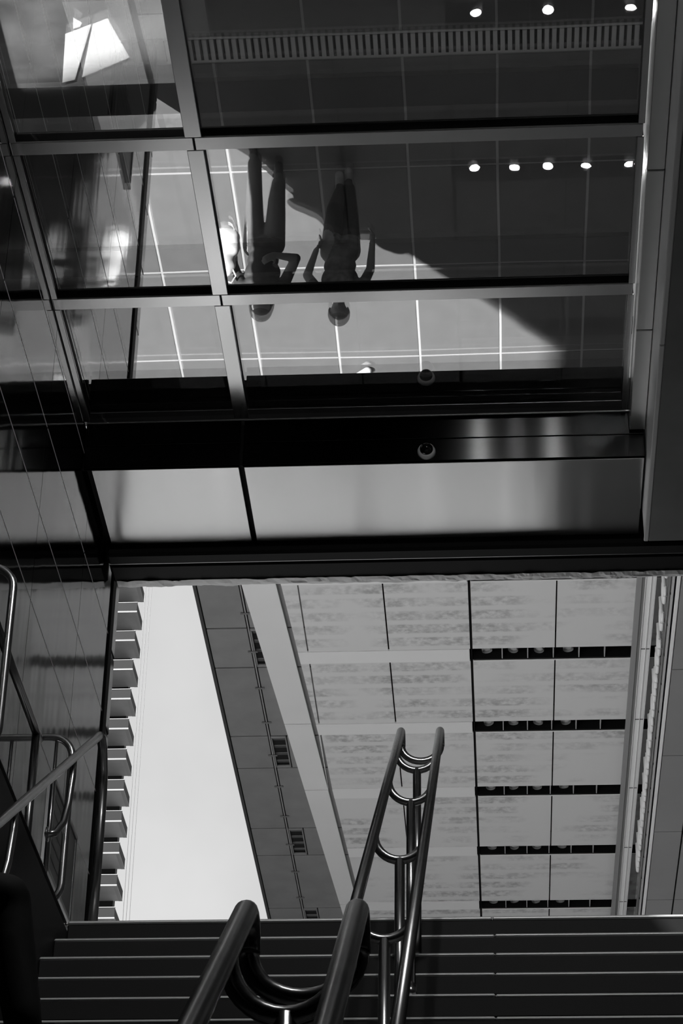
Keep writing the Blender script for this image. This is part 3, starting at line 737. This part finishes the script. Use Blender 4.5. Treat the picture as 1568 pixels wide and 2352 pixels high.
# ================================================================== PEOPLE
def rounded_cone(mb, a, b, ra, rb, seg=14):
    a = Vector(a); b = Vector(b); n = 5; pts = []; rad = []
    d = (b - a); Ln = d.length; d = d.normalized() if Ln > 1e-6 else Vector((0, 0, 1))
    for i in range(n):
        t = i / (n - 1) * math.pi / 2; pts.append(a - d * ra * math.cos(t)); rad.append(max(ra * math.sin(t), .0008))
    for i in range(n):
        t = i / (n - 1) * math.pi / 2; pts.append(b + d * rb * math.sin(t)); rad.append(max(rb * math.cos(t), .0008))
    mb.tube(pts, 0, seg, radii=rad)
def ellipsoid(mb, c, r, seg=18, rings=12):
    k = len(mb.v)
    for i in range(rings + 1):
        t = math.pi * i / rings
        for j in range(seg):
            p = 2 * math.pi * j / seg
            mb.v.append((c[0] + r[0] * math.sin(t) * math.cos(p), c[1] + r[1] * math.sin(t) * math.sin(p), c[2] - r[2] * math.cos(t)))
    for i in range(rings):
        for j in range(seg):
            j2 = (j + 1) % seg; mb.face([k + i * seg + j, k + i * seg + j2, k + (i + 1) * seg + j2, k + (i + 1) * seg + j], 0, True)
def fuse(mb, name, voxel, smooth=4):
    me = mb.mesh(name + '_raw', SKIN); o = bpy.data.objects.new(name + '_tmp', me); COL.objects.link(o)
    r = o.modifiers.new('r', 'REMESH'); r.mode = 'VOXEL'; r.voxel_size = voxel; r.use_smooth_shade = True
    s = o.modifiers.new('s', 'SMOOTH'); s.iterations = smooth; s.factor = .5
    dg = bpy.context.evaluated_depsgraph_get(); me2 = bpy.data.meshes.new_from_object(o.evaluated_get(dg))
    bpy.data.objects.remove(o); bpy.data.meshes.remove(me); me2.name = name
    for p in me2.polygons: p.use_smooth = True
    return me2
def hand(mb, wrist, d, side, curl):
    # palm, four fingers and a thumb; d points along the hand, side points to the thumb
    d = Vector(d).normalized(); s_ = (Vector(side) - d * Vector(side).dot(d)).normalized(); nrm = d.cross(s_)
    w0 = Vector(wrist)
    for q in (-.026, -.009, .009, .026): rounded_cone(mb, w0 + s_ * q * .7, w0 + d * .085 + s_ * q, .016, .013, 8)
    for q, ln in ((.031, .072), (.011, .082), (-.010, .076), (-.030, .058)):
        a = w0 + d * .088 + s_ * q; dd = (d + nrm * curl * .5).normalized(); b = a + dd * ln * .5
        d2 = (d + nrm * curl * 1.6).normalized(); c = b + d2 * ln * .5
        rounded_cone(mb, a, b, .0095, .009, 8); rounded_cone(mb, b, c, .009, .0075, 8)
    a = w0 + d * .022 + s_ * .026; b = a + (d * .6 + s_ * .8).normalized() * .038; c = b + (d * .9 + s_ * .25 + nrm * curl * .3).normalized() * .034
    rounded_cone(mb, a, b, .013, .011, 8); rounded_cone(mb, b, c, .011, .008, 8)
def person(loc, H, face, arms, legs, mats, label, name='person', hair='short', lean=0.0, headtilt=(0, 0), shoe=None, voxel=.0105, wide=1.0):
    """local frame: facing -y, x to the figure's left. arms/legs: joint lists for both sides."""
    k = H / 1.75
    mb = MB(); V = lambda x, y, z: Vector((x * k, y * k, z * k))
    # torso
    for c, r in (((0, .0, .96), (.165 * wide, .115, .13)), ((0, .0, 1.10), (.145 * wide, .105, .13)), ((0, .0, 1.25), (.165 * wide, .115, .15)), ((0, .005, 1.37), (.175 * wide, .10, .09))):
        ellipsoid(mb, V(*c), tuple(q * k for q in r))
    for sx in (-1, 1): rounded_cone(mb, V(0, .0, 1.41), V(sx * .175 * wide, .005, 1.395), .06 * k, .062 * k)
    rounded_cone(mb, V(0, .01, 1.42), V(0, -.01 + headtilt[1] * .3, 1.53), .058 * k, .052 * k)
    hx, hy = headtilt
    hc = Vector((hx, -.025 + hy, 1.635))
    ellipsoid(mb, V(hc.x, hc.y + .008, hc.z + .015), (.077 * k, .097 * k, .105 * k))
    ellipsoid(mb, V(hc.x, hc.y - .028, hc.z - .055), (.056 * k, .062 * k, .062 * k))
    rounded_cone(mb, V(hc.x, hc.y - .092, hc.z + .01), V(hc.x, hc.y - .107, hc.z - .026), .011 * k, .015 * k, 8)
    rounded_cone(mb, V(hc.x - .02, hc.y - .082, hc.z - .06), V(hc.x + .02, hc.y - .082, hc.z - .06), .009 * k, .009 * k, 8)
    for sx in (-1, 1):
        ellipsoid(mb, V(hc.x + sx * .078, hc.y + .01, hc.z), (.012 * k, .02 * k, .03 * k), 10, 8)
        ellipsoid(mb, V(hc.x + sx * .03, hc.y - .082, hc.z + .022), (.018 * k, .012 * k, .009 * k), 10, 8)
    segs = []
    for A in arms:
        s0, el_, wr, hd, th, cu = A
        rounded_cone(mb, V(*s0), V(*el_), .056 * k, .043 * k); rounded_cone(mb, V(*el_), V(*wr), .043 * k, .028 * k)
        hand(mb, V(*wr), hd, th, cu); segs.append((V(*el_), V(*wr)))
    for Lg in legs:
        hip, kn, an, toe = Lg
        rounded_cone(mb, V(*hip), V(*kn), .104 * k, .080 * k); rounded_cone(mb, V(*kn), V(*an), .080 * k, .064 * k)
        an_, to = V(*an), V(*toe)
        rounded_cone(mb, an_ + Vector((0, .02, -.02)), to, .040 * k, .034 * k)
    me = fuse(mb, name + '_body', voxel)
    for m in (mats['skin'], mats['top'], mats['leg']): me.materials.append(m)
    while len(me.materials) > 3: me.materials.pop(index=0)
    wrists = [V(*A[2]) for A in arms]; slv = mats.get('sleeve', 1.0)
    for p in me.polygons:
        c = p.center
        mi = 1
        if c.z > 1.47 * k: mi = 0
        elif c.z < mats.get('hem', .93) * k: mi = 2
        for (e_, w_) in segs:
            dvec = (w_ - e_); t = (c - e_).dot(dvec) / dvec.length_squared
            dist = (c - (e_ + dvec * max(0, min(1.5, t)))).length
            if t > slv and dist < .13 * k: mi = 0
            elif t > -.3 and dist < .065 * k: mi = 1 if t <= slv else 0
        p.material_index = mi
    root = empty(name, loc); root.rotation_euler = (lean, 0, face); tag(root, label, 'person')
    b = bpy.data.objects.new('body', me); COL.objects.link(b); b.parent = root
    # hair
    hm = MB(); ellipsoid(hm, V(hc.x, hc.y + .018, hc.z + .03), (.104 * k, .112 * k, .112 * k))
    if hair == 'long': ellipsoid(hm, V(hc.x, hc.y + .06, hc.z - .05), (.115 * k, .075 * k, .15 * k))
    hme = hm.mesh('hair', HAIR)
    # cut the face free
    import bmesh
    bmh = bmesh.new(); bmh.from_mesh(hme)
    dl = [v for v in bmh.verts if v.co.y < (hc.y - .035) * k and v.co.z < (hc.z + .075) * k] + [v for v in bmh.verts if v.co.z < (hc.z - .03) * k and hair != 'long']
    bmesh.ops.delete(bmh, geom=list(set(dl)), context='VERTS'); bmh.to_mesh(hme); bmh.free()
    ho = bpy.data.objects.new('hair', hme); COL.objects.link(ho); ho.parent = root
    sm_ = ho.modifiers.new('t', 'SOLIDIFY'); sm_.thickness = .01
    for Lg in legs:
        an, to = V(*Lg[2]), V(*Lg[3]); sm2 = MB()
        rounded_cone(sm2, an + Vector((0, .035, -.045)), to + Vector((0, -.02, -.005)), .044 * k, .042 * k, 16)
        rounded_cone(sm2, an + Vector((0, .02, .0)), an + Vector((0, .01, -.03)), .047 * k, .05 * k, 16)
        so = bpy.data.objects.new('shoe', fuse(sm2, 'shoe', .009, 3)); so.data.materials.clear(); so.data.materials.append(shoe or SHOE_D); COL.objects.link(so); so.parent = root
    return root

# walkers facing the stair (world +x = figure's left because it faces -y)
person((-1.97, 16.72, 0), 1.74, 0, [
        ((.19, 0, 1.39), (.30, -.06, 1.14), (.13, -.24, 1.24), (-.5, -.5, .7), (0, 0, 1), .8),
        ((-.19, 0, 1.39), (-.27, .02, 1.12), (-.27, -.10, .90), (-.05, -.3, -1), (.3, -1, 0), .9)],
       [((.09, 0, .93), (.11, -.10, .50), (.10, .10, .11), (.11, -.04, .045)), ((-.09, 0, .93), (-.10, -.05, .49), (-.10, -.16, .09), (-.11, -.32, .042))],
       dict(skin=SKIN, top=SHIRT_A, leg=TROUSER_L, sleeve=.1, hem=.92), 'walking person with white bag, hand raised to the chest, dark top', shoe=SHOE_D, hair='long')
bag = empty('tote_bag', (-2.285, 16.60, 1.08)); tag(bag, 'bulging white bag hanging at the side of the left walker', 'bag')
bmb = MB(); ellipsoid(bmb, (0, 0, -.08), (.115, .075, .20)); ellipsoid(bmb, (.0, 0, .10), (.085, .06, .18)); ellipsoid(bmb, (-.02, 0, -.16), (.13, .08, .12))
bme = fuse(bmb, 'tote_bag_body', .012, 4); bme.materials.clear(); bme.materials.append(BAGM)
for v in bme.vertices: v.co += Vector((mnoise.noise(v.co * 9) * .018, mnoise.noise(v.co * 9 + Vector((5, 0, 0))) * .014, 0))
bo = bpy.data.objects.new('sack', bme); COL.objects.link(bo); bo.parent = bag
MB().tube([(-.05, 0, .24), (-.03, 0, .32), (.05, .02, .34), (.09, .03, .26), (.06, 0, .2)], .009, 8).build('strap', BAGM, bag)
person((-1.295, 16.88, 0), 1.69, 0, [
        ((.19, 0, 1.39), (.28, .06, 1.10), (.30, -.02, .84), (.02, -.2, -1), (-.3, -1, 0), .7),
        ((-.19, 0, 1.39), (-.31, .06, 1.15), (-.22, -.08, .97), (.5, -.3, -.9), (.3, -1, 0), .9)],
       [((.09, 0, .93), (.085, -.02, .50), (.06, .06, .11), (.07, -.09, .045)), ((-.09, 0, .93), (-.05, -.14, .52), (-.02, .04, .18), (-.02, -.07, .07))],
       dict(skin=SKIN, top=SHIRT_B, leg=TROUSER, sleeve=-.2, hem=.80), 'walking person in loose grey printed shirt with arms at the sides', shoe=mat('pale_shoe', .4, .6), wide=1.06)
person((-1.30, 20.03, 0), 1.72, 0.9, [
        ((.19, 0, 1.39), (.25, .05, 1.10), (.25, -.02, .84), (.02, -.2, -1), (-.3, -1, 0), .7),
        ((-.19, 0, 1.39), (-.25, .05, 1.11), (-.25, -.05, .86), (.05, -.2, -1), (.3, -1, 0), .7)],
       [((.09, 0, .93), (.10, -.02, .50), (.09, .02, .10), (.10, -.13, .045)), ((-.09, 0, .93), (-.09, -.02, .50), (-.08, .0, .10), (-.09, -.15, .045))],
       dict(skin=SKIN, top=SHIRT_A, leg=TROUSER_L, sleeve=.1), 'standing person in white shoes, only the shoes show in the glass', shoe=SHOE_W, voxel=.012)
# climber on the landing, back to the camera, only the shoulder in frame
person((-1.165, 4.45, LZ), 1.60, math.pi, [
        ((.19, 0, 1.39), (.26, .03, 1.11), (.25, -.10, .87), (.0, -.3, -1), (-.3, -1, 0), .8),
        ((-.19, 0, 1.39), (-.255, .03, 1.11), (-.29, -.06, .86), (-.05, -.3, -1), (.3, -1, 0), .8)],
       [((.09, 0, .93), (.11, -.03, .50), (.10, .04, .10), (.11, -.11, .045)), ((-.09, 0, .93), (-.10, -.08, .50), (-.10, -.06, .10), (-.11, -.21, .045))],
       dict(skin=SKIN, top=COAT, leg=TROUSER, sleeve=1.0, hem=.85), 'person in dark jacket on the landing, shoulder at the lower left edge', voxel=.011, wide=1.05, hair='long')
